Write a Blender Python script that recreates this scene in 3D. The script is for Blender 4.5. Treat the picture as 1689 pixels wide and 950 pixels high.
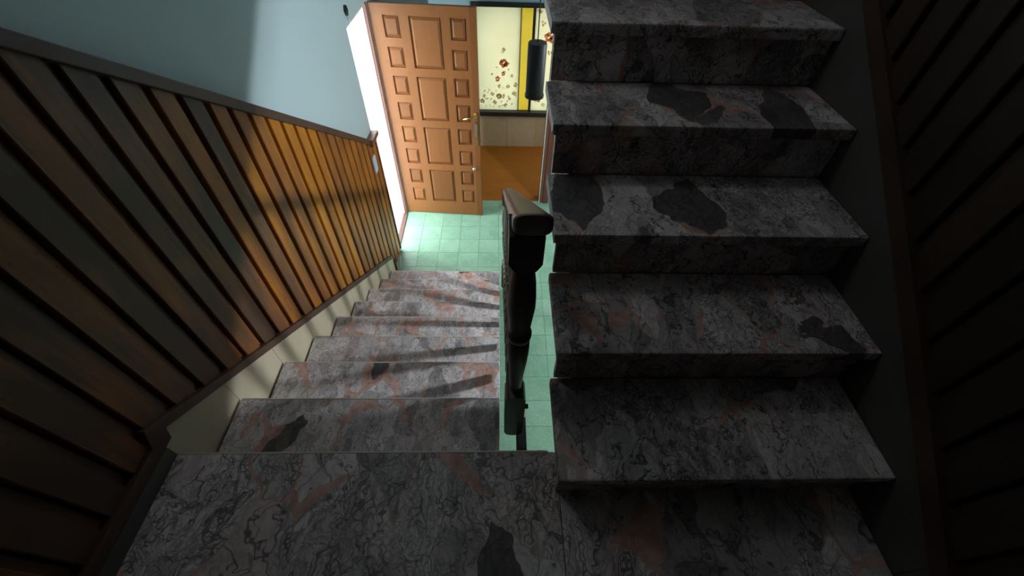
import bpy, bmesh, math, random
from mathutils import Vector, Matrix
random.seed(7)
S = bpy.context.scene
for o in list(bpy.data.objects): bpy.data.objects.remove(o)
C = S.collection

# ------------------------------------------------------------------ camera
F_PX, PITCH, YAW, ROLL = 686.35, 0.848415, 0.048182, 0.042021
cam = bpy.data.cameras.new('camera'); cam.sensor_width = 36; cam.lens = F_PX/1689*36; cam.clip_start = .02
co = bpy.data.objects.new('camera', cam); C.objects.link(co)
_f = Vector((math.sin(YAW)*math.cos(PITCH), math.cos(YAW)*math.cos(PITCH), -math.sin(PITCH)))
_r = Vector((math.cos(YAW), -math.sin(YAW), 0)); _u = _r.cross(_f)
_r2 = _r*math.cos(ROLL)+_u*math.sin(ROLL); _u2 = -_r*math.sin(ROLL)+_u*math.cos(ROLL)
M = Matrix((_r2, _u2, -_f)).transposed().to_4x4(); M.translation = (0, -.5117, 1.4074)
co.matrix_world = M
S.camera = co

# ------------------------------------------------------------------ sky, daylight opening, exposure
SKY = 12.5
LAMP = 880.0
GLOBE_FILL = 6.5
w = bpy.data.worlds.new('sky'); S.world = w; w.use_nodes = True
bg = w.node_tree.nodes['Background']; bg.inputs[0].default_value = (.93, .96, 1, 1); bg.inputs[1].default_value = SKY
po = bpy.data.lights.new('door_portal', 'AREA'); po.shape = 'RECTANGLE'; po.size = .66; po.size_y = 2.14
po.cycles.is_portal = True
pob = bpy.data.objects.new('door_portal', po); C.objects.link(pob)
pob.matrix_world = Matrix.Translation((-1.35, 3.158, -.69)) @ Matrix(((0, 0, -1), (1, 0, 0), (0, 1, 0))).to_4x4()
p2 = bpy.data.lights.new('room_portal', 'AREA'); p2.shape = 'RECTANGLE'; p2.size = .8; p2.size_y = 1.4
p2.cycles.is_portal = True
p2o = bpy.data.objects.new('room_portal', p2); C.objects.link(p2o)
p2o.matrix_world = Matrix.Translation((2.86, 4.5, -.3)) @ Matrix(((0, 0, 1), (-1, 0, 0), (0, 1, 0))).to_4x4()
S.view_settings.view_transform = 'Standard'; S.view_settings.look = 'None'
S.view_settings.gamma = 1; S.view_settings.use_curve_mapping = False
S.view_settings.exposure = 0.0
S.cycles.max_bounces = 7; S.cycles.diffuse_bounces = 4; S.cycles.glossy_bounces = 2; S.cycles.caustics_reflective = False; S.cycles.caustics_refractive = False

# ------------------------------------------------------------------ dimensions (metres)
RI, GO = .19528, .28987          # rise, going
SL = RI/GO
ZF = -9*RI                       # hall floor
XL, XLR = -1.045, .006           # lower flight, left and right end
XR, XRR = .1695, 1.155           # upper flight
YR, OV = -.1555, .031
WX = -1.09                       # left wall face

# ------------------------------------------------------------------ material helpers
def new_mat(name):
    m = bpy.data.materials.new(name); m.use_nodes = True
    return m, m.node_tree, m.node_tree.nodes['Principled BSDF']
class NT:
    def __init__(s, nt): s.nt = nt
    def n(s, t, **k):
        x = s.nt.nodes.new(t)
        for a, b in k.items(): setattr(x, a, b)
        return x
    def put(s, sock, v):
        if isinstance(v, bpy.types.NodeSocket): s.nt.links.new(v, sock)
        else: sock.default_value = v
    def math(s, op, a, b=0, c=0, clamp=False):
        x = s.n('ShaderNodeMath', operation=op, use_clamp=clamp)
        s.put(x.inputs[0], a); s.put(x.inputs[1], b); s.put(x.inputs[2], c); return x.outputs[0]
    def vmath(s, op, a, b=(0, 0, 0)):
        x = s.n('ShaderNodeVectorMath', operation=op); s.put(x.inputs[0], a)
        if op == 'SCALE': s.put(x.inputs['Scale'], b)
        else: s.put(x.inputs[1], b)
        return x.outputs[0]
    def noise(s, v, scale, detail=3, rough=.55, dist=0, col=False):
        x = s.n('ShaderNodeTexNoise'); s.put(x.inputs['Vector'], v); x.inputs['Scale'].default_value = scale
        x.inputs['Detail'].default_value = detail; x.inputs['Roughness'].default_value = rough; x.inputs['Distortion'].default_value = dist
        return x.outputs['Color' if col else 'Fac']
    def voro(s, v, scale, feature='F1', rnd=1):
        x = s.n('ShaderNodeTexVoronoi', feature=feature); s.put(x.inputs['Vector'], v)
        x.inputs['Scale'].default_value = scale; x.inputs['Randomness'].default_value = rnd; return x
    def ramp(s, f, stops, interp='LINEAR'):
        x = s.n('ShaderNodeValToRGB'); r = x.color_ramp; r.interpolation = interp
        while len(r.elements) < len(stops): r.elements.new(.5)
        for e, (p, c) in zip(r.elements, stops):
            e.position = p; e.color = (c if isinstance(c, tuple) else (c, c, c))+(1,)
        s.put(x.inputs[0], f); return x.outputs[0]
    def mix(s, f, a, b, mode='MIX'):
        x = s.n('ShaderNodeMix', data_type='RGBA', blend_type=mode)
        s.put(x.inputs[0], f)
        for i, v in ((6, a), (7, b)):
            s.put(x.inputs[i], (v+(1,)) if isinstance(v, tuple) and len(v) == 3 else v)
        return x.outputs[2]
    def smooth(s, v, a, b):
        x = s.n('ShaderNodeMapRange', interpolation_type='SMOOTHSTEP'); s.put(x.inputs[0], v)
        x.inputs[1].default_value = a; x.inputs[2].default_value = b; return x.outputs[0]
    def bump(s, h, strength, dist=.01):
        x = s.n('ShaderNodeBump'); x.inputs['Strength'].default_value = strength; x.inputs['Distance'].default_value = dist
        s.put(x.inputs['Height'], h); return x.outputs[0]
    def coords(s, rnd=True, k=9.0):
        tc = s.n('ShaderNodeTexCoord').outputs['Object']
        if not rnd: return tc, None
        r = s.n('ShaderNodeObjectInfo').outputs['Random']
        c = s.n('ShaderNodeCombineXYZ'); 
        s.put(c.inputs[0], s.math('MULTIPLY', r, k)); s.put(c.inputs[1], s.math('MULTIPLY', r, k*1.7)); s.put(c.inputs[2], s.math('MULTIPLY', r, k*.6))
        return s.vmath('ADD', tc, c.outputs[0]), r

def plain(name, col, rough=.5, metal=0, var=0.0, vscale=8, bump=0, spec=.5):
    m, nt, b = new_mat(name); t = NT(nt); b.inputs['Roughness'].default_value = rough; b.inputs['Metallic'].default_value = metal
    b.inputs['Specular IOR Level'].default_value = spec
    if var:
        v, _ = t.coords(False); f = t.noise(v, vscale, 4, .6)
        nt.links.new(t.mix(f, tuple(c*(1-var) for c in col), tuple(min(1, c*(1+var)) for c in col)), b.inputs['Base Color'])
        if bump: nt.links.new(t.bump(t.noise(v, vscale*6, 3), bump, .004), b.inputs['Normal'])
    else: b.inputs['Base Color'].default_value = col+(1,)
    return m

def breccia(name, scale=1.0, seed=0.0, pinkw=.13, plo=.50, lite=1.0, bk=.965):
    """breccia marble: white, grey and near-black angular fragments crackled with dark veins, in a pink matrix"""
    m, nt, b = new_mat(name); t = NT(nt)
    v, rnd = t.coords(True, 11)
    v = t.vmath('ADD', v, (seed, seed*2, seed*.3))
    n1 = t.vmath('SUBTRACT', t.noise(v, 5*scale, 2, .6, col=True), (.5, .5, .5))
    n2 = t.vmath('SUBTRACT', t.noise(v, 24*scale, 2, .65, col=True), (.5, .5, .5))
    mp = t.n('ShaderNodeMapping'); mp.inputs['Scale'].default_value = (1.35, .80, 1); mp.inputs['Rotation'].default_value = (.2, .1, .7)
    t.put(mp.inputs['Vector'], v)
    vd = t.vmath('ADD', t.vmath('ADD', mp.outputs[0], t.vmath('SCALE', n1, .11/scale)), t.vmath('SCALE', n2, .022/scale))
    big = t.voro(vd, 5.2*scale); bigE = t.voro(vd, 5.2*scale, 'DISTANCE_TO_EDGE').outputs['Distance']
    mid = t.voro(vd, 15*scale); midE = t.voro(vd, 15*scale, 'DISTANCE_TO_EDGE').outputs['Distance']
    vs = t.vmath('ADD', mp.outputs[0], t.vmath('ADD', t.vmath('SCALE', n1, .20/scale), t.vmath('SCALE', n2, .07/scale)))
    crkE = t.voro(vs, 30*scale, 'DISTANCE_TO_EDGE').outputs['Distance']
    crk2E = t.voro(vs, 62*scale, 'DISTANCE_TO_EDGE').outputs['Distance']
    sx = t.n('ShaderNodeSeparateColor'); t.put(sx.inputs[0], big.outputs['Color'])
    sm = t.n('ShaderNodeSeparateColor'); t.put(sm.inputs[0], mid.outputs['Color'])
    clast = t.ramp(sx.outputs[0], [(0, (.82, .79, .82)), (.20, (.40, .38, .40)), (.32, (.92, .88, .91)), (.48, (.66, .63, .65)), (.60, (.28, .27, .28)), (.70, (.86, .80, .81)), (.86, (.72, .62, .61)), (bk, (.10, .10, .10))], 'CONSTANT')
    sub = t.ramp(sm.outputs[1], [(0, (.34, .33, .34)), (.12, (.66, .64, .65)), (.40, (.90, .87, .89)), (.80, (.74, .67, .66)), (.93, (.16, .155, .16))], 'CONSTANT')
    blk = t.math('GREATER_THAN', sx.outputs[0], bk)
    base = t.mix(t.math('MULTIPLY', .40, t.math('SUBTRACT', 1, t.math('MULTIPLY', blk, .75))), clast, sub)
    cloud = t.noise(vd, 11*scale, 3, .7)
    base = t.mix(t.smooth(cloud, .30, .58), t.mix(1.0, base, (.72, .70, .72), 'MULTIPLY'), base)
    # crackle: dense in some fragments, sparse in others; organic lines from ridged noise as well
    dens = t.smooth(t.math('ADD', t.math('MULTIPLY', sx.outputs[1], .6), t.math('MULTIPLY', t.noise(v, 5*scale, 3, .6), .5)), .30, .72)
    rid = lambda sc, wd: t.math('SUBTRACT', 1, t.smooth(t.math('ABSOLUTE', t.math('SUBTRACT', t.noise(vs, sc*scale, 3, .62, .6), .5)), 0, wd))
    v1 = t.math('SUBTRACT', 1, t.smooth(crkE, .015, .09)); v2 = t.math('SUBTRACT', 1, t.smooth(crk2E, .0, .11))
    mv = t.math('SUBTRACT', 1, t.smooth(midE, .0, .045))
    gate = t.smooth(t.noise(vd, 26*scale, 1, .6), .40, .60); v1 = t.math('MULTIPLY', v1, t.math('ADD', .38, t.math('MULTIPLY', gate, .62)))
    mv = t.math('MULTIPLY', mv, t.smooth(t.noise(vd, 13*scale, 1, .6), .42, .58))
    vv = t.math('MAXIMUM', t.math('MULTIPLY', v1, t.math('ADD', .22, t.math('MULTIPLY', dens, .78))), t.math('MULTIPLY', mv, .75))
    vv = t.math('MAXIMUM', vv, t.math('MULTIPLY', t.math('MULTIPLY', v2, dens), .55))
    vv = t.math('MAXIMUM', vv, t.math('MULTIPLY', rid(6, .020), 1.0))
    vv = t.math('MAXIMUM', vv, t.math('MULTIPLY', rid(15, .026), t.math('ADD', .36, t.math('MULTIPLY', dens, .45))), clamp=True)
    base = t.mix(t.math('MULTIPLY', vv, .92*lite), base, (.060, .054, .060))
    wid = t.math('MULTIPLY', t.smooth(t.noise(v, 3.4*scale, 2), plo, plo+.26), pinkw)
    mat = t.math('SUBTRACT', 1, t.math('MINIMUM', 1, t.math('DIVIDE', bigE, t.math('ADD', wid, .003))), clamp=True)
    matm = t.smooth(mat, .10, .30)
    pink = t.mix(t.smooth(t.noise(v, 30*scale, 2), .3, .7), (.50, .26, .20), (.72, .47, .41))
    base = t.mix(t.math('MULTIPLY', matm, .85), base, pink)
    nt.links.new(base, b.inputs['Base Color'])
    b.inputs['Roughness'].default_value = .48
    b.inputs['Specular IOR Level'].default_value = .35
    nt.links.new(t.bump(t.noise(v, 60, 2), .06, .002), b.inputs['Normal'])
    return m

def wood(name, stops, axis=2, spec=.5, rough=.38, stretch=.06, scale=26, k=13, spots=True, patch=True, tone=False):
    m, nt, b = new_mat(name); t = NT(nt)
    v, r = t.coords(True, k)
    if tone:
        oc = t.n('ShaderNodeSeparateColor'); t.put(oc.inputs[0], t.n('ShaderNodeObjectInfo').outputs['Color']); r = oc.outputs[0]
    sc = [1, 1, 1]; sc[axis] = stretch
    mp = t.n('ShaderNodeMapping'); mp.inputs['Scale'].default_value = sc; t.put(mp.inputs['Vector'], v)
    g = t.noise(mp.outputs[0], scale, 5, .62, .8); fine = t.noise(mp.outputs[0], scale*6, 3, .6)
    f = t.math('ADD', t.math('MULTIPLY', r, .62), t.math('MULTIPLY', g, .40))
    if patch:
        mp2 = t.n('ShaderNodeMapping'); s2 = [1, 1, 1]; s2[axis] = .45; mp2.inputs['Scale'].default_value = s2; t.put(mp2.inputs['Vector'], v)
        f = t.math('ADD', f, t.math('MULTIPLY', t.math('SUBTRACT', t.noise(mp2.outputs[0], 6, 2), .5), .65))
    c = t.ramp(f, stops)
    c = t.mix(t.math('MULTIPLY', t.smooth(fine, .5, .75), .35), c, tuple(q*.5 for q in stops[0][1]))
    if spots:
        sp = t.voro(v, 21); c = t.mix(t.math('MULTIPLY', t.math('SUBTRACT', 1, t.smooth(sp.outputs['Distance'], .06, .16)), .55), c, (.03, .015, .008))
    nt.links.new(c, b.inputs['Base Color'])
    b.inputs['Specular IOR Level'].default_value = spec
    t.put(b.inputs['Roughness'], t.math('ADD', rough, t.math('MULTIPLY', fine, .15)))
    nt.links.new(t.bump(g, .12, .003), b.inputs['Normal'])
    return m

def tile_mat():
    m, nt, b = new_mat('green_terrazzo'); t = NT(nt); v, r = t.coords(True, 17)
    base = t.ramp(r, [(0, (.250, .470, .335)), (.5, (.290, .520, .380)), (1, (.235, .455, .320))])
    base = t.mix(t.smooth(t.noise(v, 7, 3), .35, .75), base, t.mix(1.0, base, (.78, .84, .80), 'MULTIPLY'))
    sp = t.voro(v, 95); s2 = t.n('ShaderNodeSeparateColor'); t.put(s2.inputs[0], sp.outputs['Color'])
    chip = t.math('MULTIPLY', t.smooth(s2.outputs[0], .80, .86), t.math('SUBTRACT', 1, t.smooth(sp.outputs['Distance'], .22, .42)))
    base = t.mix(t.math('MULTIPLY', chip, .7), base, (.62, .78, .66))
    nt.links.new(base, b.inputs['Base Color']); b.inputs['Roughness'].default_value = .34
    b.inputs['Specular IOR Level'].default_value = .4
    return m

def glass_mat(name, col, refl=.12):
    m = bpy.data.materials.new(name); m.use_nodes = True; nt = m.node_tree; t = NT(nt)
    nt.nodes.remove(nt.nodes['Principled BSDF']); out = nt.nodes['Material Output']
    tr = t.n('ShaderNodeBsdfTranslucent'); df = t.n('ShaderNodeBsdfDiffuse'); mx = t.n('ShaderNodeMixShader')
    v, _ = t.coords(False); f = t.noise(v, 2.2, 2)
    c = t.mix(f, tuple(q*.88 for q in col), col)
    nt.links.new(c, tr.inputs[0]); nt.links.new(c, df.inputs[0]); mx.inputs[0].default_value = refl
    nt.links.new(tr.outputs[0], mx.inputs[1]); nt.links.new(df.outputs[0], mx.inputs[2]); nt.links.new(mx.outputs[0], out.inputs[0])
    return m

def emit_mat(name, col, s):
    m = bpy.data.materials.new(name); m.use_nodes = True; nt = m.node_tree
    nt.nodes.remove(nt.nodes['Principled BSDF']); e = nt.nodes.new('ShaderNodeEmission')
    e.inputs[0].default_value = col+(1,); e.inputs[1].default_value = s
    nt.links.new(e.outputs[0], nt.nodes['Material Output'].inputs[0]); return m

MAT = dict(
    marble=breccia('breccia_marble'), marble_pink=breccia('pink_breccia_marble', 1.15, 6.2, .18, .47, .72), marble_riser=breccia('breccia_marble_riser', 1.0, 3.3), marble_landing=breccia('breccia_marble_landing', .60, 4.4, .13, .52, .9, .90),
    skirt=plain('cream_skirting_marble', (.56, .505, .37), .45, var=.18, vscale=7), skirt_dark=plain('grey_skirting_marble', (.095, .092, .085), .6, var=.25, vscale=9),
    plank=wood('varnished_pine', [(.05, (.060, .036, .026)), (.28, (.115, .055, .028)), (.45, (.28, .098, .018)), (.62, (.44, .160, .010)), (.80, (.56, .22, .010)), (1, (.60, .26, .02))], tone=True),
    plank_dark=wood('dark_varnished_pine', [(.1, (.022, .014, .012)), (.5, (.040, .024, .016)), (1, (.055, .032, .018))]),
    trim=wood('brown_trim_wood', [(.1, (.055, .030, .022)), (1, (.13, .066, .042))], axis=1, spots=False),
    stile=wood('red_brown_stile_wood', [(.1, (.16, .058, .024)), (1, (.30, .115, .04))], spots=False, patch=False),
    back=plain('groove_backing', (.022, .014, .010), .8),
    rail=wood('walnut_rail', [(.1, (.115, .068, .062)), (1, (.20, .125, .115))], axis=1, rough=.28, spots=False),
    turned=wood('walnut_turned', [(.1, (.022, .013, .010)), (1, (.060, .032, .022))], rough=.36, spots=False),
    blue=plain('blue_wall_paint', (.56, .735, .795), .75, var=.025, vscale=3),
    hall_dark=plain('darkened_hall_surface', (.10, .07, .05), .6, var=.2),  # unseen hall surfaces kept dark to cut bounced light
    white=plain('white_plaster', (.82, .82, .82), .85), conc=plain('grey_concrete', (.40, .39, .37), .9, var=.1),
    tile=tile_mat(), grout=plain('green_grey_grout', (.20, .34, .255), .8),
    door=wood('door_oak', [(.0, (.150, .054, .015)), (.5, (.205, .077, .022)), (1, (.26, .102, .032))], axis=2, spec=.3, rough=.36, stretch=.10, scale=18, spots=False, patch=False),
    frame=wood('door_frame_wood', [(.1, (.12, .042, .026)), (1, (.20, .078, .048))], spots=False, patch=False),
    arris_glint=plain('worn_marble_edge_highlight', (.74, .69, .64), .35, var=.2, vscale=40), sill=plain('worn_wood_sill', (.115, .055, .038), .6, var=.2), brass=plain('brass', (.75, .52, .22), .25, 1), chrome=plain('chrome', (.8, .8, .8), .2, 1),  # arris tone: lit-edge highlight and marble wear in one pale colour
    parquet=wood('orange_parquet', [(.1, (.27, .088, .010)), (.5, (.34, .112, .013)), (1, (.40, .14, .020))], axis=0, stretch=.15, scale=12, rough=.55, spec=.15, spots=False),
    apron=wood('beige_marble_tile', [(.1, (.56, .40, .22)), (1, (.70, .53, .33))], stretch=.3, scale=14, rough=.5, spots=False),
    black=plain('black_metal', (.012, .012, .013), .45), dframe=plain('dark_window_frame', (.022, .018, .016), .5),
    pane=glass_mat('cream_frosted_glass', (.36, .352, .268)), pane_y=glass_mat('yellow_frosted_glass', (.315, .272, .083)),
    fl_orange=glass_mat('orange_print', (.90, .50, .28), .3), fl_brown=glass_mat('brown_print', (.84, .70, .48), .3),
    plate=plain('pale_switch_plastic', (.62, .72, .85), .4), cable=plain('grey_cable', (.55, .58, .6), .5),
    stepside=plain('darkened_soffit', (.22, .21, .20), .8, var=.06),  # soffit darkened to cut light bouncing up the stairwell
    ground=plain('pale_concrete_yard', (.75, .75, .74), .9, var=.06), globe=emit_mat('fill_globe', (1.0, .925, .89), GLOBE_FILL), bulb=emit_mat('lamp_bulb', (.93, .98, 1.0), LAMP),
)

# ------------------------------------------------------------------ object helpers
def link(o, parent=None):
    C.objects.link(o)
    if parent is not None:
        o.parent = parent
    return o
def me_obj(name, me, mat, parent=None, loc=None):
    if mat is not None and not me.materials: me.materials.append(mat)
    o = bpy.data.objects.new(name, me)
    if parent is not None:
        C.objects.link(o); o.parent = parent
        base = Vector(parent.get('_o', (0, 0, 0)))
        o.location = (Vector(loc) if loc is not None else Vector((0, 0, 0))) - base
    else:
        C.objects.link(o)
        if loc is not None: o.location = loc
    return o
def tag(o, label, cat=None, group=None, kind=None):
    o['label'] = label
    if cat: o['category'] = cat
    if group: o['group'] = group
    if kind: o['kind'] = kind
    return o
def thing(name, label, cat, loc=(0, 0, 0), rotz=0, group=None, kind=None, local=False):
    o = bpy.data.objects.new(name, None); C.objects.link(o); o.location = loc; o.rotation_euler = (0, 0, rotz)
    o.empty_display_size = .1
    o['_o'] = (0, 0, 0) if local else tuple(loc)
    return tag(o, label, cat, group, kind)
def mesh_from(bm, name, smooth=False, bevel=0, seg=2, ang=30):
    bmesh.ops.recalc_face_normals(bm, faces=bm.faces[:])
    if bevel:
        es = [e for e in bm.edges if len(e.link_faces) == 2 and e.calc_face_angle(0) > math.radians(ang)]
        bmesh.ops.bevel(bm, geom=es, offset=bevel, segments=seg, profile=.6, affect='EDGES', clamp_overlap=True)
    me = bpy.data.meshes.new(name); bm.to_mesh(me); bm.free()
    if smooth:
        for p in me.polygons: p.use_smooth = True
    return me
def add_box(bm, x0, x1, y0, y1, z0, z1):
    vs = [bm.verts.new((x, y, z)) for x in (x0, x1) for y in (y0, y1) for z in (z0, z1)]
    for f in ((0, 1, 3, 2), (4, 6, 7, 5), (0, 4, 5, 1), (2, 3, 7, 6), (0, 2, 6, 4), (1, 5, 7, 3)): bm.faces.new([vs[i] for i in f])
def boxes(name, bs, mat, parent=None, bevel=0, loc=None, seg=2):
    bm = bmesh.new()
    for b in bs: add_box(bm, *b)
    return me_obj(name, mesh_from(bm, name, bevel=bevel, seg=seg), mat, parent, loc)
def add_prism(bm, poly, axis, a0, a1):
    """poly: 2-D points; axis 0: (y,z) extruded along x; 1: (x,z) along y; 2: (x,y) along z"""
    def P(p, a):
        return (a, p[0], p[1]) if axis == 0 else (p[0], a, p[1]) if axis == 1 else (p[0], p[1], a)
    A = [bm.verts.new(P(p, a0)) for p in poly]; B = [bm.verts.new(P(p, a1)) for p in poly]
    n = len(poly)
    bm.faces.new(A); bm.faces.new(B[::-1])
    for i in range(n): bm.faces.new((A[i], A[(i+1) % n], B[(i+1) % n], B[i]))
def prism(name, poly, axis, a0, a1, mat, parent=None, bevel=0, loc=None):
    bm = bmesh.new(); add_prism(bm, poly, axis, a0, a1)
    return me_obj(name, mesh_from(bm, name, bevel=bevel), mat, parent, loc)
def add_lathe(bm, prof, cx=0, cy=0, seg=24):
    rings = []
    for r, z in prof:
        rings.append([bm.verts.new((cx+r*math.cos(2*math.pi*i/seg), cy+r*math.sin(2*math.pi*i/seg), z)) for i in range(seg)])
    for a, b in zip(rings, rings[1:]):
        for i in range(seg): bm.faces.new((a[i], a[(i+1) % seg], b[(i+1) % seg], b[i]))
    bm.faces.new(rings[0][::-1]); bm.faces.new(rings[-1])
def smooth_by_angle(me, deg=35):
    for p in me.polygons: p.use_smooth = True
    me.set_sharp_from_angle(angle=math.radians(deg))
def add_tube(bm, pts, r, seg=8):
    pts = [Vector(p) for p in pts]; rings = []
    for i, p in enumerate(pts):
        d = (pts[min(i+1, len(pts)-1)]-pts[max(i-1, 0)]).normalized()
        a = d.cross(Vector((0, 0, 1)) if abs(d.z) < .9 else Vector((1, 0, 0))).normalized(); b = d.cross(a)
        rings.append([bm.verts.new(p+a*r*math.cos(2*math.pi*k/seg)+b*r*math.sin(2*math.pi*k/seg)) for k in range(seg)])
    for a, b in zip(rings, rings[1:]):
        for k in range(seg): bm.faces.new((a[k], a[(k+1) % seg], b[(k+1) % seg], b[k]))
    bm.faces.new(rings[0][::-1]); bm.faces.new(rings[-1])
def rag(n, amp): return [random.uniform(-amp, amp) for _ in range(n)]

# ------------------------------------------------------------------ the setting
boxes('wall_left', [(WX-.25, WX, -1.6, 2.84, -2.0, 3.4), (WX-.25, WX, 3.475, 5.3, -2.0, 3.4), (WX-.25, WX, 2.84, 3.475, .385, 3.4), (WX-.25, WX, 2.84, 3.475, -2.0, ZF-.012)], MAT['blue'])
tag(bpy.data.objects['wall_left'], 'pale blue painted wall above the stair panelling with the bright doorway', kind='structure')
tag(boxes('wall_back', [(WX-.25, 2.85, -1.8, -1.6, -2.0, 3.4)], MAT['hall_dark']), 'wall behind the landing', kind='structure')
# far window wall (opening x -.30..1.10, z -1.265..-.015)
FWY = 5.03
tag(boxes('wall_far', [(WX, -.30, FWY, FWY+.22, -2, 1.6), (1.10, 2.85, FWY, FWY+.22, -2, 1.6), (-.30, 1.10, FWY, FWY+.22, -.015, 1.6), (-.30, 1.10, FWY, FWY+.22, -2, -1.265)], MAT['blue']), 'pale blue wall around the yellow window', kind='structure')
wp = boxes('wall_partition', [(.535, 2.85, 3.70, 3.82, -2, 3.4), (WX, -.62, 3.70, 3.82, -2, 3.4), (-.62, .535, 3.70, 3.82, .72, 3.4)], MAT['blue'])
tag(wp, 'wall with the opening between the green hall and the room with the yellow window', kind='structure')
SOF = -.37
yb = lambda z: (z-SOF)/SL
tag(prism('wall_right', [(-1.6, -.22), (yb(-.22), -.22), (yb(1.74), 1.74), (3.70, 1.74), (3.70, 3.4), (-1.6, 3.4)], 0, XRR, XRR+.14, MAT['hall_dark']), 'dark wall on the right of the upper flight', kind='structure')
tag(boxes('wall_hall', [(2.70, 2.85, -1.6, 4.1, -2, 3.4), (2.70, 2.85, 4.9, 5.3, -2, 3.4), (2.70, 2.85, 4.1, 4.9, -2, -1.0), (2.70, 2.85, 4.1, 4.9, .4, 3.4)], MAT['hall_dark']), 'far right wall of the lower hall under the upper flight', kind='structure')
tag(boxes('ceiling', [(WX-.25, 2.85, -1.8, 3.82, 3.4, 3.5)], MAT['white']), 'ceiling above the stairwell', kind='structure')
tag(boxes('ceiling', [(WX-.25, 2.85, 3.82, 5.3, 1.05, 1.2), (XRR+.14, 2.70, -1.6, 3.70, 1.74, 1.95)], MAT['hall_dark']), 'ceiling of the lower hall and the room beyond', kind='structure')
tag(boxes('floor', [(.18, XRR+.02, 2.47, 3.70, 1.74, 10*RI)], MAT['white']), 'upper floor slab at the head of the upper flight', kind='structure')
tag(boxes('ground', [(-14, WX-.25, -10, 14, -2.1, ZF-.10), (WX-.25, 2.85, 5.25, 14, -2.1, -1.95)], MAT['ground']), 'bright pale ground outside the open door', kind='structure')

# hall floor: grout bed and single tiles
fl = tag(boxes('floor', [(WX-.25, 2.70, -1.6, 3.725, -2.1, ZF-.004)], MAT['grout']), 'hall floor laid with square green terrazzo tiles', kind='structure')
TS = .2175
tm = None
x_lines = -.8735
for i in range(-2, 9):
    for j in range(-16, 6):
        x0 = x_lines+(i)*TS; y0 = 3.2205+(j-3)*TS+.0
        x1, y1 = x0+TS, y0+TS
        cx0, cx1, cy1 = max(x0, WX+.001), min(x1, .98), min(y1, 3.722)
        if cx1-cx0 < .03 or cy1-y0 < .03 or y0 < -.3: continue
        if cx1 < -.05 and y1 < 2.05: continue         # under the lower flight
        g = .0012
        full = cx0 == x0 and cx1 == x1 and cy1 == y1
        if full and tm:
            me_obj('floor_tile', tm, None, fl, (x0, y0, ZF))
        else:
            bm = bmesh.new(); add_box(bm, g+cx0-x0, cx1-x0-g, g, cy1-y0-g, -.012, 0)
            me = mesh_from(bm, 'floor_tile', bevel=.001, seg=1); me.materials.append(MAT['tile'])
            if full: tm = me
            me_obj('floor_tile', me, None, fl, (x0, y0, ZF))
fr = tag(boxes('floor', [(WX, 2.70, 3.725, FWY, -2.1, ZF)], MAT['parquet']), 'orange brown wooden floor of the room beyond the green hall', kind='structure')
# beige stone apron under the far window, single tiles
ap = tag(boxes('trim_1', [(WX, 2.6, FWY-.010, FWY, ZF, -1.30)], MAT['conc']), 'beige stone tiled wall strip below the yellow window', kind='structure')
xx = -.70
for k in range(5):
    boxes('stone_tile', [(.0015, .3985, 0, .012, 0, .452)], MAT['apron'], ap, .0015, (xx+.4*k, FWY-.022, ZF), 1)
# dark red post and pale edge of the opening on the right
jp = thing('trim_2', 'dark red brown door post with pale edges between hall and back room', 'door post', (.53, 3.70, ZF), kind='structure')
boxes('post', [(.495, .535, 3.69, 3.83, ZF, .72)], MAT['frame'], jp, .003)
boxes('pale_edge', [(.488, .495, 3.685, 3.70, ZF, .72)], MAT['white'], jp, .001)
boxes('architrave', [(.535, .60, 3.675, 3.70, ZF, .75)], MAT['frame'], jp, .003)

# ------------------------------------------------------------------ stairs
def slab(name, x0, x1, y0, y1, z1, th, mat, parent, bev=.006):
    return boxes(name, [(x0, x1, y0, y1, z1-th, z1)], mat, parent, bev)
lf = thing('stair_flight', 'lower flight of pinkish grey marble steps descending to the green floor', 'stairs', (-.5, 2.3, ZF))
TH = .034
for k in range(1, 9):
    slab('tread', XL, XLR, (k-1)*GO+.0, k*GO-.0045, -k*RI, TH, MAT['marble_pink'], lf, .002)
    boxes('nosing_highlight', [(XL+.001, XLR-.001, k*GO-.0045, k*GO+.0015, -k*RI-.012, -k*RI+.0008)], MAT['arris_glint'], lf, .002)  # pale strip paints the bright highlight along each step edge
for k in range(0, 9):
    y = k*GO-OV
    if k: boxes('riser', [(XL, XLR-.012, y-.02, y, -(k+1)*RI+.0005, -k*RI-TH)], MAT['marble_riser'], lf, .001)
body = sum([[(k*GO-OV-.021, -k*RI-TH-.001) if k else (-.030, -.231), (k*GO-OV-.021, -(k+1)*RI-TH-.001)] if k else [(-.030, -.231)] for k in range(0, 8)], []) + [(8*GO-OV-.021, -8*RI-TH-.001), (8*GO-OV-.021, ZF), (8*GO-.42, ZF), (-.030, -.50)]
prism('waist_slab', body, 0, XL, XLR-.030, MAT['stepside'], lf)

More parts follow.
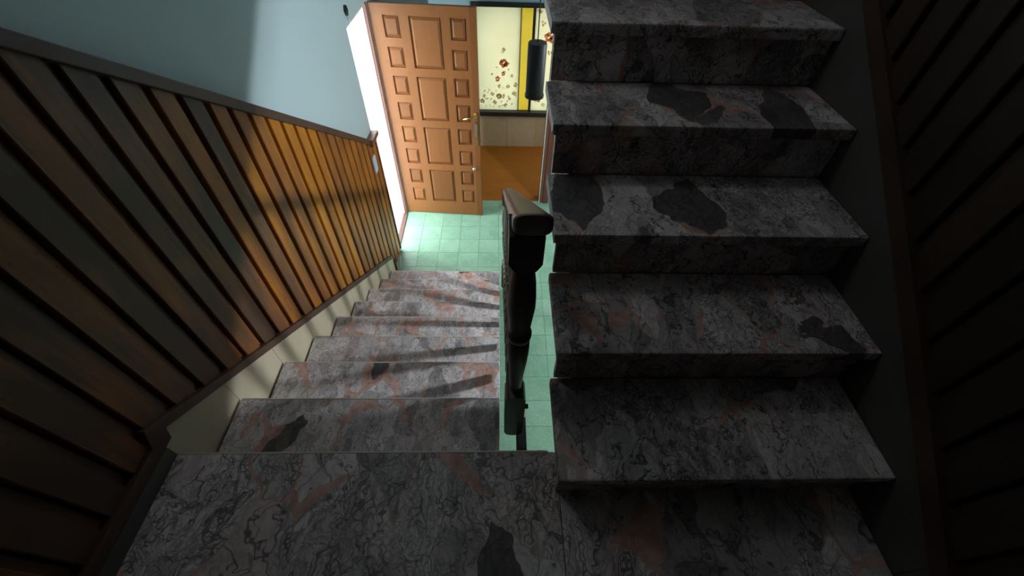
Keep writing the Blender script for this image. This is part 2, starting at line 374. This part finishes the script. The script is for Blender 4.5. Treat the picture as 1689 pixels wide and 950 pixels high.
uf = thing('stair_flight', 'dark upper flight of grey marble steps rising on the right', 'stairs', (.66, 0, 0))
NU = 10
for k in range(1, NU):
    y0 = YR+(k-1)*GO
    slab('tread', XR, XRR-.022, y0, y0+GO+OV, k*RI, .038, MAT['marble'], uf)
for k in range(1, NU+1):
    y0 = YR+(k-1)*GO+OV
    boxes('riser', [(XR+.012, XRR-.022, y0, y0+.02, (k-1)*RI+.0005, k*RI-.038)], MAT['marble_riser'], uf, .001)
ub = []
for k in range(1, NU):
    y0 = YR+(k-1)*GO+OV+.021
    ub += [(y0, max(0, (k-1)*RI-.039) if k > 1 else .001), (y0, k*RI-.039)]
ub += [(YR+(NU-1)*GO+OV+.021, (NU-1)*RI-.039), (YR+(NU-1)*GO+OV+.021, 1.74), (yb(1.74), 1.74), (yb(-.20), -.20), (.002, -.20), (.002, .001)]
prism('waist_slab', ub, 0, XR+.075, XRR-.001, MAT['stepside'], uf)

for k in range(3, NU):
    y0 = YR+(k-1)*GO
    boxes('lit_edge_strip', [(XR-.004, XR-.0002, y0+.002, y0+GO+OV-.002, k*RI-.037, k*RI-.002)], MAT['white'], uf)  # white strips paint in the daylight on the upper tread ends only
ld = thing('stair_landing', 'dark marble landing in the foreground between the two flights', 'landing', (0, -.8, -.2))
boxes('riser', [(XL, XRR-.022, -OV-.02, -OV, -RI+.0005, -TH)], MAT['marble_riser'], ld, .001)
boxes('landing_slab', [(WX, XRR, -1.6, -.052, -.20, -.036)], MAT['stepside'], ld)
slab('marble_slab', XL, .1935, -1.598, -.0045, 0, .034, MAT['marble_landing'], ld, .002)
boxes('nosing_highlight', [(XL+.001, .168, -.0045, .0015, -.012, .0008)], MAT['arris_glint'], ld, .002)
slab('marble_slab', .1955, XRR-.022, -1.598, .0, 0, .034, MAT['marble_landing'], ld, .003)

# ------------------------------------------------------------------ skirting
bl = thing('baseboard_left', 'cream marble skirting stepping down beside the lower flight', 'skirting', (-1.07, 0, 0), kind='structure')
for k in range(0, 9):
    y0, y1 = k*GO, (k+1)*GO
    if k == 8: y1 = 2.47
    top = .138; bot = -.24
    prism('skirting_piece', [(0, bot if k < 8 else -.19), (y1-y0-.0015, (bot-SL*(y1-y0)) if k < 8 else -.19), (y1-y0-.0015, top-SL*(y1-y0)), (0, top)], 0, WX, XL-.012, MAT['skirt'], bl, .001, (0, y0, -k*RI))
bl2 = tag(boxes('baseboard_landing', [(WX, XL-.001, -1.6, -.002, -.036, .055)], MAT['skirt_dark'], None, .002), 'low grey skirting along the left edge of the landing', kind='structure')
br = thing('baseboard_right', 'dark grey skirting climbing along the right side of the upper flight', 'skirting', (1.14, 0, 0), kind='structure')
RT = .395
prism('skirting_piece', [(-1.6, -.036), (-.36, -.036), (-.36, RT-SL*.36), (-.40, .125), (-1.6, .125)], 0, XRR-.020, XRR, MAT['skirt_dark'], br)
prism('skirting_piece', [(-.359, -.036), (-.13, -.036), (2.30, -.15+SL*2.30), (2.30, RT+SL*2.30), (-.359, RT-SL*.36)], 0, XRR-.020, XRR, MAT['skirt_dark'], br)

# ------------------------------------------------------------------ plank wainscot, left and right
PW = .112
def plank_mesh(side, slope, zb, zt, slope_b=None):
    """board with a raised face and a lower lip on its far edge; ends cut to the rake (dz/dy = slope)"""
    t = .024
    sb = slope if slope_b is None else slope_b
    pts = [(.0015, 0), (.0015, t-.003), (.0045, t), (.080, t), (.084, t-.015), (.1065, t-.017), (.1065, 0)]
    bm = bmesh.new(); lo = []; hi = []
    for y, d in pts:
        x = d if side > 0 else -d
        lo.append(bm.verts.new((x, y, zb+sb*y))); hi.append(bm.verts.new((x, y, zt+slope*y)))
    n = len(pts); bm.faces.new(lo); bm.faces.new(hi[::-1])
    for i in range(n): bm.faces.new((lo[i], lo[(i+1) % n], hi[(i+1) % n], hi[i]))
    return mesh_from(bm, 'plank')
WB, WT = .150, 1.375
pl = thing('plank_wainscot', 'orange varnished plank panelling sloping down the left wall beside the lower flight', 'wall panelling', (WX, .01, 0))
Y0 = .011
TONE = [.12, .22, .08, .30, .16, .14, .18, .52, .20, .62, .36, .58, .66, .78, .70, .74, .48, .44, .52, .46, .60, .54]  # wood tones per board; the near ones also carry painted-in shade
mr = plank_mesh(1, -SL, WB-.018, WT); mr.materials.append(MAT['plank'])
for k in range(22):      # raked boards beside the steps
    o = me_obj('plank', mr, None, pl, (WX+.003, Y0+k*PW, -SL*(Y0+k*PW))); o.color = (TONE[k], 0, 0, 1)
mf = plank_mesh(1, 0, .085, WT); mf.materials.append(MAT['plank'])
for k in range(1, 14):
    o = me_obj('plank', mf, None, pl, (WX+.003, Y0-k*PW, 0)); o.color = ((.04, .12, .02, .08)[k % 4], 0, 0, 1)  # boards beside the landing darkened to put the shade into their colour
YE = Y0+22*PW
ZH = -.415                 # level top of the last boards by the doorway
me = plank_mesh(1, 0, ZF+.035, ZH+.03); me.materials.append(MAT['plank'])
for k in range(22, 25):
    if k == 22:
        m22 = plank_mesh(1, -SL, ZF+.035, WT-SL*YE, 0); m22.materials.append(MAT['plank'])
    o = me_obj('plank', m22 if k == 22 else me, None, pl, (WX+.003, Y0+k*PW, 0)); o.color = ((.50, .46, .56)[k-22], 0, 0, 1)
YF = Y0+25*PW
prism('backing_board', [(Y0, WB-SL*Y0), (YE, WB-SL*YE), (YE, ZF+.035), (YF, ZF+.035), (YF, ZH), (2.60, ZH), (YE, WT-SL*YE), (Y0, WT-SL*Y0), (-1.45, WT), (-1.45, .085), (.0, .085)], 0, WX+.0003, WX+.003, MAT['back'], pl)
YT = (WT-.006-ZH)/SL
prism('top_rail', [(0, WT-.006), (YT, ZH), (YT, ZH+.046), (0, WT+.042), (-1.45, WT+.042), (-1.45, WT-.006)], 0, WX+.001, WX+.046, MAT['trim'], pl, .004)
prism('end_cap', [(YT-.03, ZH-.004), (YF+.028, ZH-.004), (YF+.030, ZH+.030), (YT+.02, ZH+.042), (YT-.02, ZH+.052)], 0, WX+.001, WX+.060, MAT['stile'], pl, .004)
prism('bottom_rail', [(.03, .055), (.045, WB-.022-SL*.045), (YE, WB-.022-SL*YE), (YE, WB+.022-SL*YE), (.06, WB+.022-SL*.06), (.0, WB+.022), (-.03, .10), (-1.45, .10), (-1.45, .055)], 0, WX+.001, WX+.042, MAT['trim'], pl, .003)
boxes('end_strip', [(WX+.001, WX+.030, YF+.001, YF+.027, ZF+.02, ZH-.005)], MAT['stile'], pl, .003)
boxes('foot_block', [(WX+.001, WX+.036, YE+.002, YE+.040, ZF+.001, ZF+.165)], MAT['back'], pl, .002)

pr = thing('plank_wainscot', 'dark plank panelling on the right wall above the upper flight', 'wall panelling', (XRR, -.36, 0))
RB, RTP = RT+.045, RT+1.30
YB0 = -.36
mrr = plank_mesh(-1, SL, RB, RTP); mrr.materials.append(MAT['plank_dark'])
for k in range(26):
    y = YB0+k*PW; me_obj('plank', mrr, None, pr, (XRR-.003, y, SL*y))
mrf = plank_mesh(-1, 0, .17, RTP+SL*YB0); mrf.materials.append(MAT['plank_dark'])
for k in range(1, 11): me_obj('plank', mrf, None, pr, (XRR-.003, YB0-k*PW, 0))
YRE = YB0+26*PW
prism('backing_board', [(-1.45, .17), (YB0, RB+SL*YB0), (YRE, RB+SL*YRE), (YRE, RTP+SL*YRE), (YB0, RTP+SL*YB0), (-1.45, RTP+SL*YB0)], 0, XRR-.003, XRR-.0003, MAT['back'], pr)
prism('bottom_rail', [(-1.45, .126), (YB0-.04, .126), (YB0, RT+.001+SL*YB0), (YRE, RT+.001+SL*YRE), (YRE, RT+.062+SL*YRE), (YB0, RT+.062+SL*YB0), (YB0-.04, .188), (-1.45, .188)], 0, XRR-.040, XRR-.001, MAT['trim'], pr)
prism('top_rail', [(-1.45, RTP-.01+SL*YB0), (YB0, RTP-.01+SL*YB0), (YRE, RTP-.01+SL*YRE), (YRE, RTP+.04+SL*YRE), (YB0, RTP+.04+SL*YB0), (-1.45, RTP+.04+SL*YB0)], 0, XRR-.046, XRR-.001, MAT['trim'], pr)

# ------------------------------------------------------------------ switch plate, cable hook, cable by the bottom step
bm = bmesh.new()
add_prism(bm, [(-.040, -.058), (-.026, -.078), (.026, -.078), (.040, -.058), (.040, .058), (.026, .078), (-.026, .078), (-.040, .058)], 0, 0, .010)
sw = tag(me_obj('switch_plate', mesh_from(bm, 'switch_plate', bevel=.002), MAT['plate'], None, (WX+.0278, 2.640, -.585)), 'pale bluish switch plate on the left panelling near the doorway', 'switch')
boxes('rocker', [(.010, .014, -.016, .016, -.028, .028)], MAT['plate'], sw, .002)
hk = thing('cable_clip', 'small black cable clip high on the blue wall beside the doorway', 'cable clip', (WX, 2.885, .475))
bm = bmesh.new(); add_prism(bm, [(-.022, 0), (0, -.034), (.022, 0), (0, .034)], 0, 0, .022)
me_obj('clip_body', mesh_from(bm, 'clip_body', bevel=.003), MAT['black'], hk, (WX, 2.885, .475))
bm = bmesh.new(); add_tube(bm, [(WX+.015, 2.885, .46), (WX+.012, 2.90, .42), (WX+.008, 2.93, .392), (WX+.005, 2.96, .380)], .0035, 6)
me_obj('wire', mesh_from(bm, 'wire', True), MAT['cable'], hk)
bm = bmesh.new(); add_tube(bm, [(-1.045, YE+.16, ZF+.006), (-1.03, YE+.17, ZF+.07), (-1.02, YE+.10, ZF+.11), (-1.01, YE+.04, ZF+.06), (-.99, YE+.02, ZF+.006)], .004, 6)
tag(me_obj('cable_loop', mesh_from(bm, 'cable_loop', True), MAT['cable']), 'thin pale cable loop at the foot of the left panelling', 'cable')

# ------------------------------------------------------------------ balustrade of the lower flight
NX, NY = .066, .205
ba = thing('balustrade', 'dark turned wooden balustrade with thick handrail beside the lower flight', 'balustrade', (NX, NY, -.28))
# handrail: rounded section swept along the slope
ry0, ry1 = NY-.042, 2.22; rz0 = .872
sec = []
for i in range(28):
    a = 2*math.pi*i/28; c, s = math.cos(a), math.sin(a)
    sec.append((.044*math.copysign(abs(c)**.55, c), .031*math.copysign(abs(s)**.62, s)))
bm = bmesh.new(); rings = []
stations = [(ry0-.006, .86), (ry0, .97)] + [(ry0+.008+(ry1-ry0-.016)*i/24, 1.0) for i in range(25)] + [(ry1, .97), (ry1+.006, .86)]
for y, sc in stations:
    rings.append([bm.verts.new((NX+.006+p*sc, y, rz0-.031-SL*(y-ry0)+q*sc)) for p, q in sec])
for a, b in zip(rings, rings[1:]):
    for i in range(28): bm.faces.new((a[i], a[(i+1) % 28], b[(i+1) % 28], b[i]))
bm.faces.new(rings[0][::-1]); bm.faces.new(rings[-1])
me = mesh_from(bm, 'handrail'); smooth_by_angle(me, 40)
me_obj('handrail', me, MAT['rail'], ba)
def turned_post(name, h, blk, prof, parent, loc, z_blk, foot):
    """square head, lathe-turned shaft and a square foot with a rounded end, one mesh"""
    bm = bmesh.new()
    hb = blk/2
    n = [(-hb, z_blk[0]+.030), (-hb+.012, z_blk[0]+.008), (-hb+.024, z_blk[0]), (hb-.024, z_blk[0]), (hb-.012, z_blk[0]+.008), (hb, z_blk[0]+.030)]
    add_prism(bm, n+[(hb, z_blk[1]), (-hb, z_blk[1])], 1, -hb, hb)
    add_lathe(bm, prof, 0, 0, 24)
    f0, f1, fw = foot; q = fw/2
    add_prism(bm, [(-q, f0+.03), (-q*.75, f0+.008), (-q*.3, f0), (q*.3, f0), (q*.75, f0+.008), (q, f0+.03), (q, f1-.03), (q*.8, f1-.008), (q*.45, f1), (-q*.45, f1), (-q*.8, f1-.008), (-q, f1-.03)], 1, -q, q)
    me = mesh_from(bm, name); smooth_by_angle(me, 38)
    return me
prof = [(.016, .03), (.019, .06), (.021, .09), (.025, .16), (.031, .24), (.034, .30), (.034, .345), (.029, .365), (.034, .372), (.037, .385), (.037, .398), (.031, .408), (.030, .415), (.034, .46), (.039, .52), (.0385, .56), (.034, .62), (.027, .67), (.021, .70), (.023, .705)]
nm = turned_post('newel_post', 1.1, .080, prof, ba, None, (.690, .805), (-.285, .045, .074))
nm.materials.append(MAT['turned'])
me_obj('newel_post', nm, None, ba, (NX-.004, NY, 0))
me_obj('newel_post', nm, None, ba, (NX-.004, 2.175, -SL*(2.175-NY)))
bprof = [(0.0092, .10), (0.0120, .13), (0.0138, .20), (0.0175, .28), (0.0197, .34), (0.0175, .375), (0.0147, .385), (0.0202, .392), (0.0202, .405), (0.0147, .413), (0.0166, .45), (0.0206, .52), (0.0197, .58), (0.0147, .66), (0.0115, .71), (0.0129, .715)]
bmsh = turned_post('baluster', 1.0, .040, bprof, ba, None, (.705, .802), (-.15, .115, .042))
bmsh.materials.append(MAT['turned'])
for k in range(1, 13):
    y = NY+k*GO/2+.02
    if y > 2.10: break
    me_obj('baluster', bmsh, None, ba, (NX-.012, y, -SL*(y-NY)))
boxes('mounting_bar', [(NX+.010, NX+.052, -.05, NY+.12, -.32, -.285)], MAT['black'], ba, .003)
boxes('bar_lit_patch', [(NX+.008, NX+.050, NY+.035, NY+.155, -.284, -.275)], MAT['conc'], ba, .002)  # grey plate paints the lit far stretch of the bar
boxes('bolt', [(NX+.036, NX+.050, NY-.01, NY+.006, -.10, -.086)], MAT['black'], ba, .003)

# ------------------------------------------------------------------ front door (leaf swung open), frame, threshold
HX, HY, FX, FY, ZT = -1.093, 3.4813, -.1979, 3.4207, .3728
WD = math.hypot(FX-HX, FY-HY); DZ = ZF+.010
dr = thing('door_1', 'open brown wooden front door with many raised panels and brass handle', 'door', (HX, HY, ZF), math.atan2(FY-HY, FX-HX), kind='structure', local=True)
dh = ZT-ZF
DT = .042
colsL = (.113, .250); colsC = (.330, .600); colsR = (.674, .811)
rows = [.292-ZF-.2425*k for k in range(8)]
holes = []
for k, t in enumerate(rows):
    for c in (colsL, colsR): holes.append((c[0], c[1], t-.170, t))
for k in range(4): holes.append((colsC[0], colsC[1], rows[2*k]-.412, rows[2*k]))
def door_frame_mesh():
    """leaf with recessed panel fields: grid of cells, hole cells pushed back on both faces"""
    xs = sorted({0, WD, *[h[0] for h in holes], *[h[1] for h in holes]}); zs = sorted({DZ-ZF, dh, *[round(h[2], 4) for h in holes], *[round(h[3], 4) for h in holes]})
    bm = bmesh.new(); bs = []
    rec = .016
    for i in range(len(xs)-1):
        for j in range(len(zs)-1):
            cx, cz = (xs[i]+xs[i+1])/2, (zs[j]+zs[j+1])/2
            hole = any(a < cx < b and c < cz < d for a, b, c, d in holes)
            d = rec if hole else 0
            add_box(bm, xs[i], xs[i+1], d, DT-d, zs[j], zs[j+1])
    bmesh.ops.remove_doubles(bm, verts=bm.verts[:], dist=1e-5)
    return mesh_from(bm, 'leaf')
me_obj('leaf', door_frame_mesh(), MAT['door'], dr)
boxes('edge_strip', [(WD-.058, WD-.001, -.0022, .002, DZ-ZF, dh)], MAT['door'], dr, .001)
pm = {}
for a, b, c, d in holes:
    wv, hv = b-a, d-c; key = (round(wv, 3), round(hv, 3))
    if key not in pm:
        bm = bmesh.new(); e0, e1 = .010, .030
        A = [bm.verts.new(p) for p in ((e0, .0158, e0), (wv-e0, .0158, e0), (wv-e0, .0158, hv-e0), (e0, .0158, hv-e0))]
        Bv = [bm.verts.new(p) for p in ((e0, .014, e0), (wv-e0, .014, e0), (wv-e0, .014, hv-e0), (e0, .014, hv-e0))]
        Cv = [bm.verts.new(p) for p in ((e1, .0005, e1), (wv-e1, .0005, e1), (wv-e1, .0005, hv-e1), (e1, .0005, hv-e1))]
        bm.faces.new(A[::-1]); bm.faces.new(Cv)
        for P, Q in ((A, Bv), (Bv, Cv)):
            for i in range(4): bm.faces.new((P[i], P[(i+1) % 4], Q[(i+1) % 4], Q[i]))
        pm[key] = mesh_from(bm, 'panel'); pm[key].materials.append(MAT['door'])
    me_obj('panel', pm[key], None, dr, (a, 0, c))
hp = boxes('handle_plate', [(.842, .878, -.009, .0, -.845-ZF, -.500-ZF)], MAT['brass'], dr, .003)
bm = bmesh.new(); add_tube(bm, [(.860, -.008, -.528-ZF), (.860, -.040, -.528-ZF), (.850, -.050, -.529-ZF), (.80, -.050, -.538-ZF), (.742, -.046, -.552-ZF)], .009, 10)
h = me_obj('lever', mesh_from(bm, 'lever', True), MAT['brass'], None); h.parent = hp
bm = bmesh.new(); add_tube(bm, [(.862, -.010, -.60-ZF), (.862, -.026, -.60-ZF)], .006, 8); add_box(bm, .850, .874, -.030, -.026, -.66-ZF, -.605-ZF)
add_box(bm, .845, .868, -.022, -.017, -.74-ZF, -.655-ZF)
h = me_obj('key_tag', mesh_from(bm, 'key_tag', bevel=.001), MAT['chrome'], None); h.parent = hp
bm = bmesh.new(); add_lathe(bm, [(.006, 0), (.006, .012), (.015, .016), (.018, .024), (.014, .032), (.006, .035)], 0, 0, 16)
bmesh.ops.rotate(bm, verts=bm.verts[:], cent=(0, 0, 0), matrix=Matrix.Rotation(math.radians(90), 3, 'X'))
me_obj('door_knob', mesh_from(bm, 'door_knob', True), MAT['chrome'], dr, (.826, 0, -1.112-ZF))
for z in (.25, 1.05, 1.9):
    bm = bmesh.new(); add_lathe(bm, [(.008, 0), (.009, .004), (.009, .076), (.008, .08)], -.006, .006, 10)
    me_obj('hinge', mesh_from(bm, 'hinge', True), MAT['frame'], dr, (0, 0, z))
df = thing('trim_3', 'thin red brown wooden frame around the bright front doorway', 'door frame', (WX, 3.47, ZF), kind='structure')
boxes('jamb', [(WX-.028, WX-.002, 3.450, 3.4745, ZF, .384)], MAT['frame'], df, .003)
boxes('reveal', [(WX-.255, WX-.029, 3.461, 3.4745, ZF, .384)], MAT['white'], df, .002)
boxes('reveal_step', [(WX-.115, WX-.029, 3.445, 3.4605, ZF, .384)], MAT['white'], df, .002)
boxes('head', [(WX-.075, WX-.008, 2.841, 3.444, .366, .384)], MAT['white'], df, .003)
boxes('threshold', [(WX-.045, WX+.006, 2.842, 3.444, ZF-.011, ZF+.012)], MAT['sill'], df, .003)
boxes('outer_step', [(WX-.42, WX-.046, 2.842, 3.44, ZF-.012, ZF+.004)], MAT['ground'], df, .003)

# ------------------------------------------------------------------ far window with printed frosted panes
wn = thing('window_1', 'far window with cream frosted panes, orange flower print and dark frame', 'window', (.4, FWY, -1.265), kind='structure')
wy = FWY+.02
boxes('frame', [(-.335, 1.13, FWY-.03, FWY+.035, -.035, .012), (-.335, 1.13, FWY-.055, FWY+.035, -1.30, -1.242), (-.335, -.285, FWY-.03, FWY+.035, -1.242, -.035), (1.08, 1.13, FWY-.03, FWY+.035, -1.242, -.035)], MAT['dframe'], wn, .004)
boxes('mullion', [(.383, .412, FWY-.02, FWY+.05, -1.242, -.035)], MAT['black'], wn, .003)
boxes('sash_edge', [(.240, .252, FWY+.012, FWY+.045, -1.242, -.035)], MAT['pane_y'], wn, .002)
pa = boxes('pane', [(-.285, .243, FWY+.022, FWY+.030, -1.242, -.035)], MAT['pane'], wn)
boxes('pane', [(.24, .392, FWY+.060, FWY+.068, -1.26, -.02)], MAT['pane_y'], wn)
pb = boxes('pane', [(.405, 1.09, FWY+.022, FWY+.030, -1.242, -.035)], MAT['pane'], wn)
def flower(bm, x, z, r, n, y, ring=False):
    for i in range(n):
        a = 2*math.pi*i/n+random.random()*.5; rr = r*random.uniform(.45, .6); d = r*.62
        cx, cz = x+d*math.cos(a), z+d*math.sin(a)
        vs = [bm.verts.new((cx+rr*math.cos(2*math.pi*k/8)*random.uniform(.75, 1), y, cz+rr*math.sin(2*math.pi*k/8)*random.uniform(.75, 1))) for k in range(8)]
        vb = [bm.verts.new((v.co.x, y+.001, v.co.z)) for v in vs]
        bm.faces.new(vs); bm.faces.new(vb[::-1])
        for k in range(8): bm.faces.new((vs[k], vs[(k+1) % 8], vb[(k+1) % 8], vb[k]))
def print_on(pane, spots, mat):
    bm = bmesh.new()
    for i, (x, z, r, n) in enumerate(spots): flower(bm, x, z, r*1.3, n, FWY+.0185+.00012*i)
    o = me_obj('flower_print', mesh_from(bm, 'flower_print'), mat, None); o.parent = pane
    if pane.parent: o.location = (0, 0, 0); o.matrix_parent_inverse = Matrix.Translation(Vector(pane.location)+Vector(pane.parent.location)).inverted()
print_on(pa, [(.045, -.645, .040, 6), (.085, -.655, .024, 4), (.040, -.775, .020, 5), (.055, -.755, .014, 3), (-.030, -.838, .026, 5)], MAT['fl_orange'])
sp = [(.044, -.49, .018, 4), (.030, -.52, .012, 3), (-.012, -.93, .016, 3), (.106, -.93, .020, 5), (.153, -.795, .016, 4), (-.012, -1.06, .030, 6), (-.21, -1.06, .018, 4), (-.10, -1.03, .020, 4), (-.07, -1.14, .022, 4), (.076, -1.178, .020, 4), (.187, -1.02, .022, 4), (-.233, -1.126, .024, 5), (.203, -.91, .022, 4), (.045, -1.06, .020, 4), (.13, -1.09, .016, 4), (-.14, -.98, .012, 3), (-.04, -.70, .010, 3), (.11, -.72, .010, 3), (-.10, -.78, .010, 3), (.02, -1.13, .012, 3), (.16, -1.16, .012, 3)]
for _ in range(26):
    sp.append((random.uniform(-.22, .22), -1.20+abs(random.gauss(0, .16)), random.uniform(.006, .011), 3))
print_on(pa, sp, MAT['fl_brown'])
print_on(pb, [(.585, -.345, .042, 5), (.628, -.37, .030, 4), (.70, -.65, .04, 6), (.80, -.80, .03, 5)], MAT['fl_orange'])
print_on(pb, [(.452, -.085, .022, 3), (.470, -.075, .016, 3), (.508, -.197, .024, 3), (.612, -.514, .022, 3), (.60, -.22, .014, 3), (.50, -1.10, .03, 5), (.58, -1.16, .02, 4), (.66, -1.05, .025, 5)], MAT['fl_brown'])
w2 = thing('added_window', 'added unseen side window brightening the room beyond the green hall', 'window', (2.77, 4.5, -1.0), kind='structure')  # added opening out of view, lets in light for the back room
boxes('frame', [(2.74, 2.80, 4.1, 4.15, -1.0, .4), (2.74, 2.80, 4.85, 4.9, -1.0, .4), (2.74, 2.80, 4.15, 4.85, -1.0, -.95), (2.74, 2.80, 4.15, 4.85, .35, .4)], MAT['dframe'], w2, .004)
# black cylindrical hanging lamp in front of the window
hl = thing('hanging_lamp', 'black cylindrical lamp hanging in front of the yellow window', 'lamp', (.402, 4.40, -.77))
bm = bmesh.new(); add_lathe(bm, [(.10, -.755), (.112, -.765), (.112, -.735), (.104, -.730), (.104, -.205), (.098, -.190), (.030, -.188)], 0, 0, 32)
me = mesh_from(bm, 'lamp_shade'); smooth_by_angle(me, 40); me_obj('lamp_shade', me, MAT['black'], hl, (.402, 4.40, 0))
bm = bmesh.new(); add_tube(bm, [(.402, 4.40, -.19), (.402, 4.40, 1.05)], .006, 8)
me_obj('cord', mesh_from(bm, 'cord', True), MAT['black'], hl)

# ------------------------------------------------------------------ bulb lamp of the lower hall, under the upper flight
LX, LY, LZ = 1.95, 1.06, .335
lp = thing('ceiling_lamp', 'bare bulb pendant lamp in the lower hall under the upper flight', 'lamp', (LX, LY, LZ))
bm = bmesh.new(); add_lathe(bm, [(.015, -.090), (.044, -.077), (.063, -.045), (.070, -.006), (.063, .030), (.042, .052), (.019, .066), (.018, .076)], 0, 0, 20)
me_obj('bulb', mesh_from(bm, 'bulb', True), MAT['bulb'], lp, (LX, LY, LZ))
bm = bmesh.new(); add_lathe(bm, [(.021, .068), (.021, .12), (.008, .135), (.004, .14), (.004, 1.404)], 0, 0, 12)
me_obj('holder', mesh_from(bm, 'holder', True), MAT['black'], lp, (LX, LY, LZ))

# added globe giving fill light upstairs, unseen above the frame
gl = thing('added_fill_globe', 'added unseen globe giving fill light over the stairs', 'lamp', (-.80, 1.05, 2.35))
bm = bmesh.new(); add_lathe(bm, [(.16*math.sin(math.pi*(i+.35)/12.35), -.16*math.cos(math.pi*(i+.35)/12.35)) for i in range(12)], 0, 0, 24)
me_obj('globe', mesh_from(bm, 'globe', True), MAT['globe'], gl, (-.80, 1.05, 2.35))
bm = bmesh.new(); add_lathe(bm, [(.05, .150), (.05, .175), (.012, .19), (.005, .20), (.005, 1.05)], 0, 0, 12)
me_obj('stem', mesh_from(bm, 'stem', True), MAT['black'], gl, (-.80, 1.05, 2.35))

for o in bpy.data.objects:
    if '_o' in o: del o['_o']
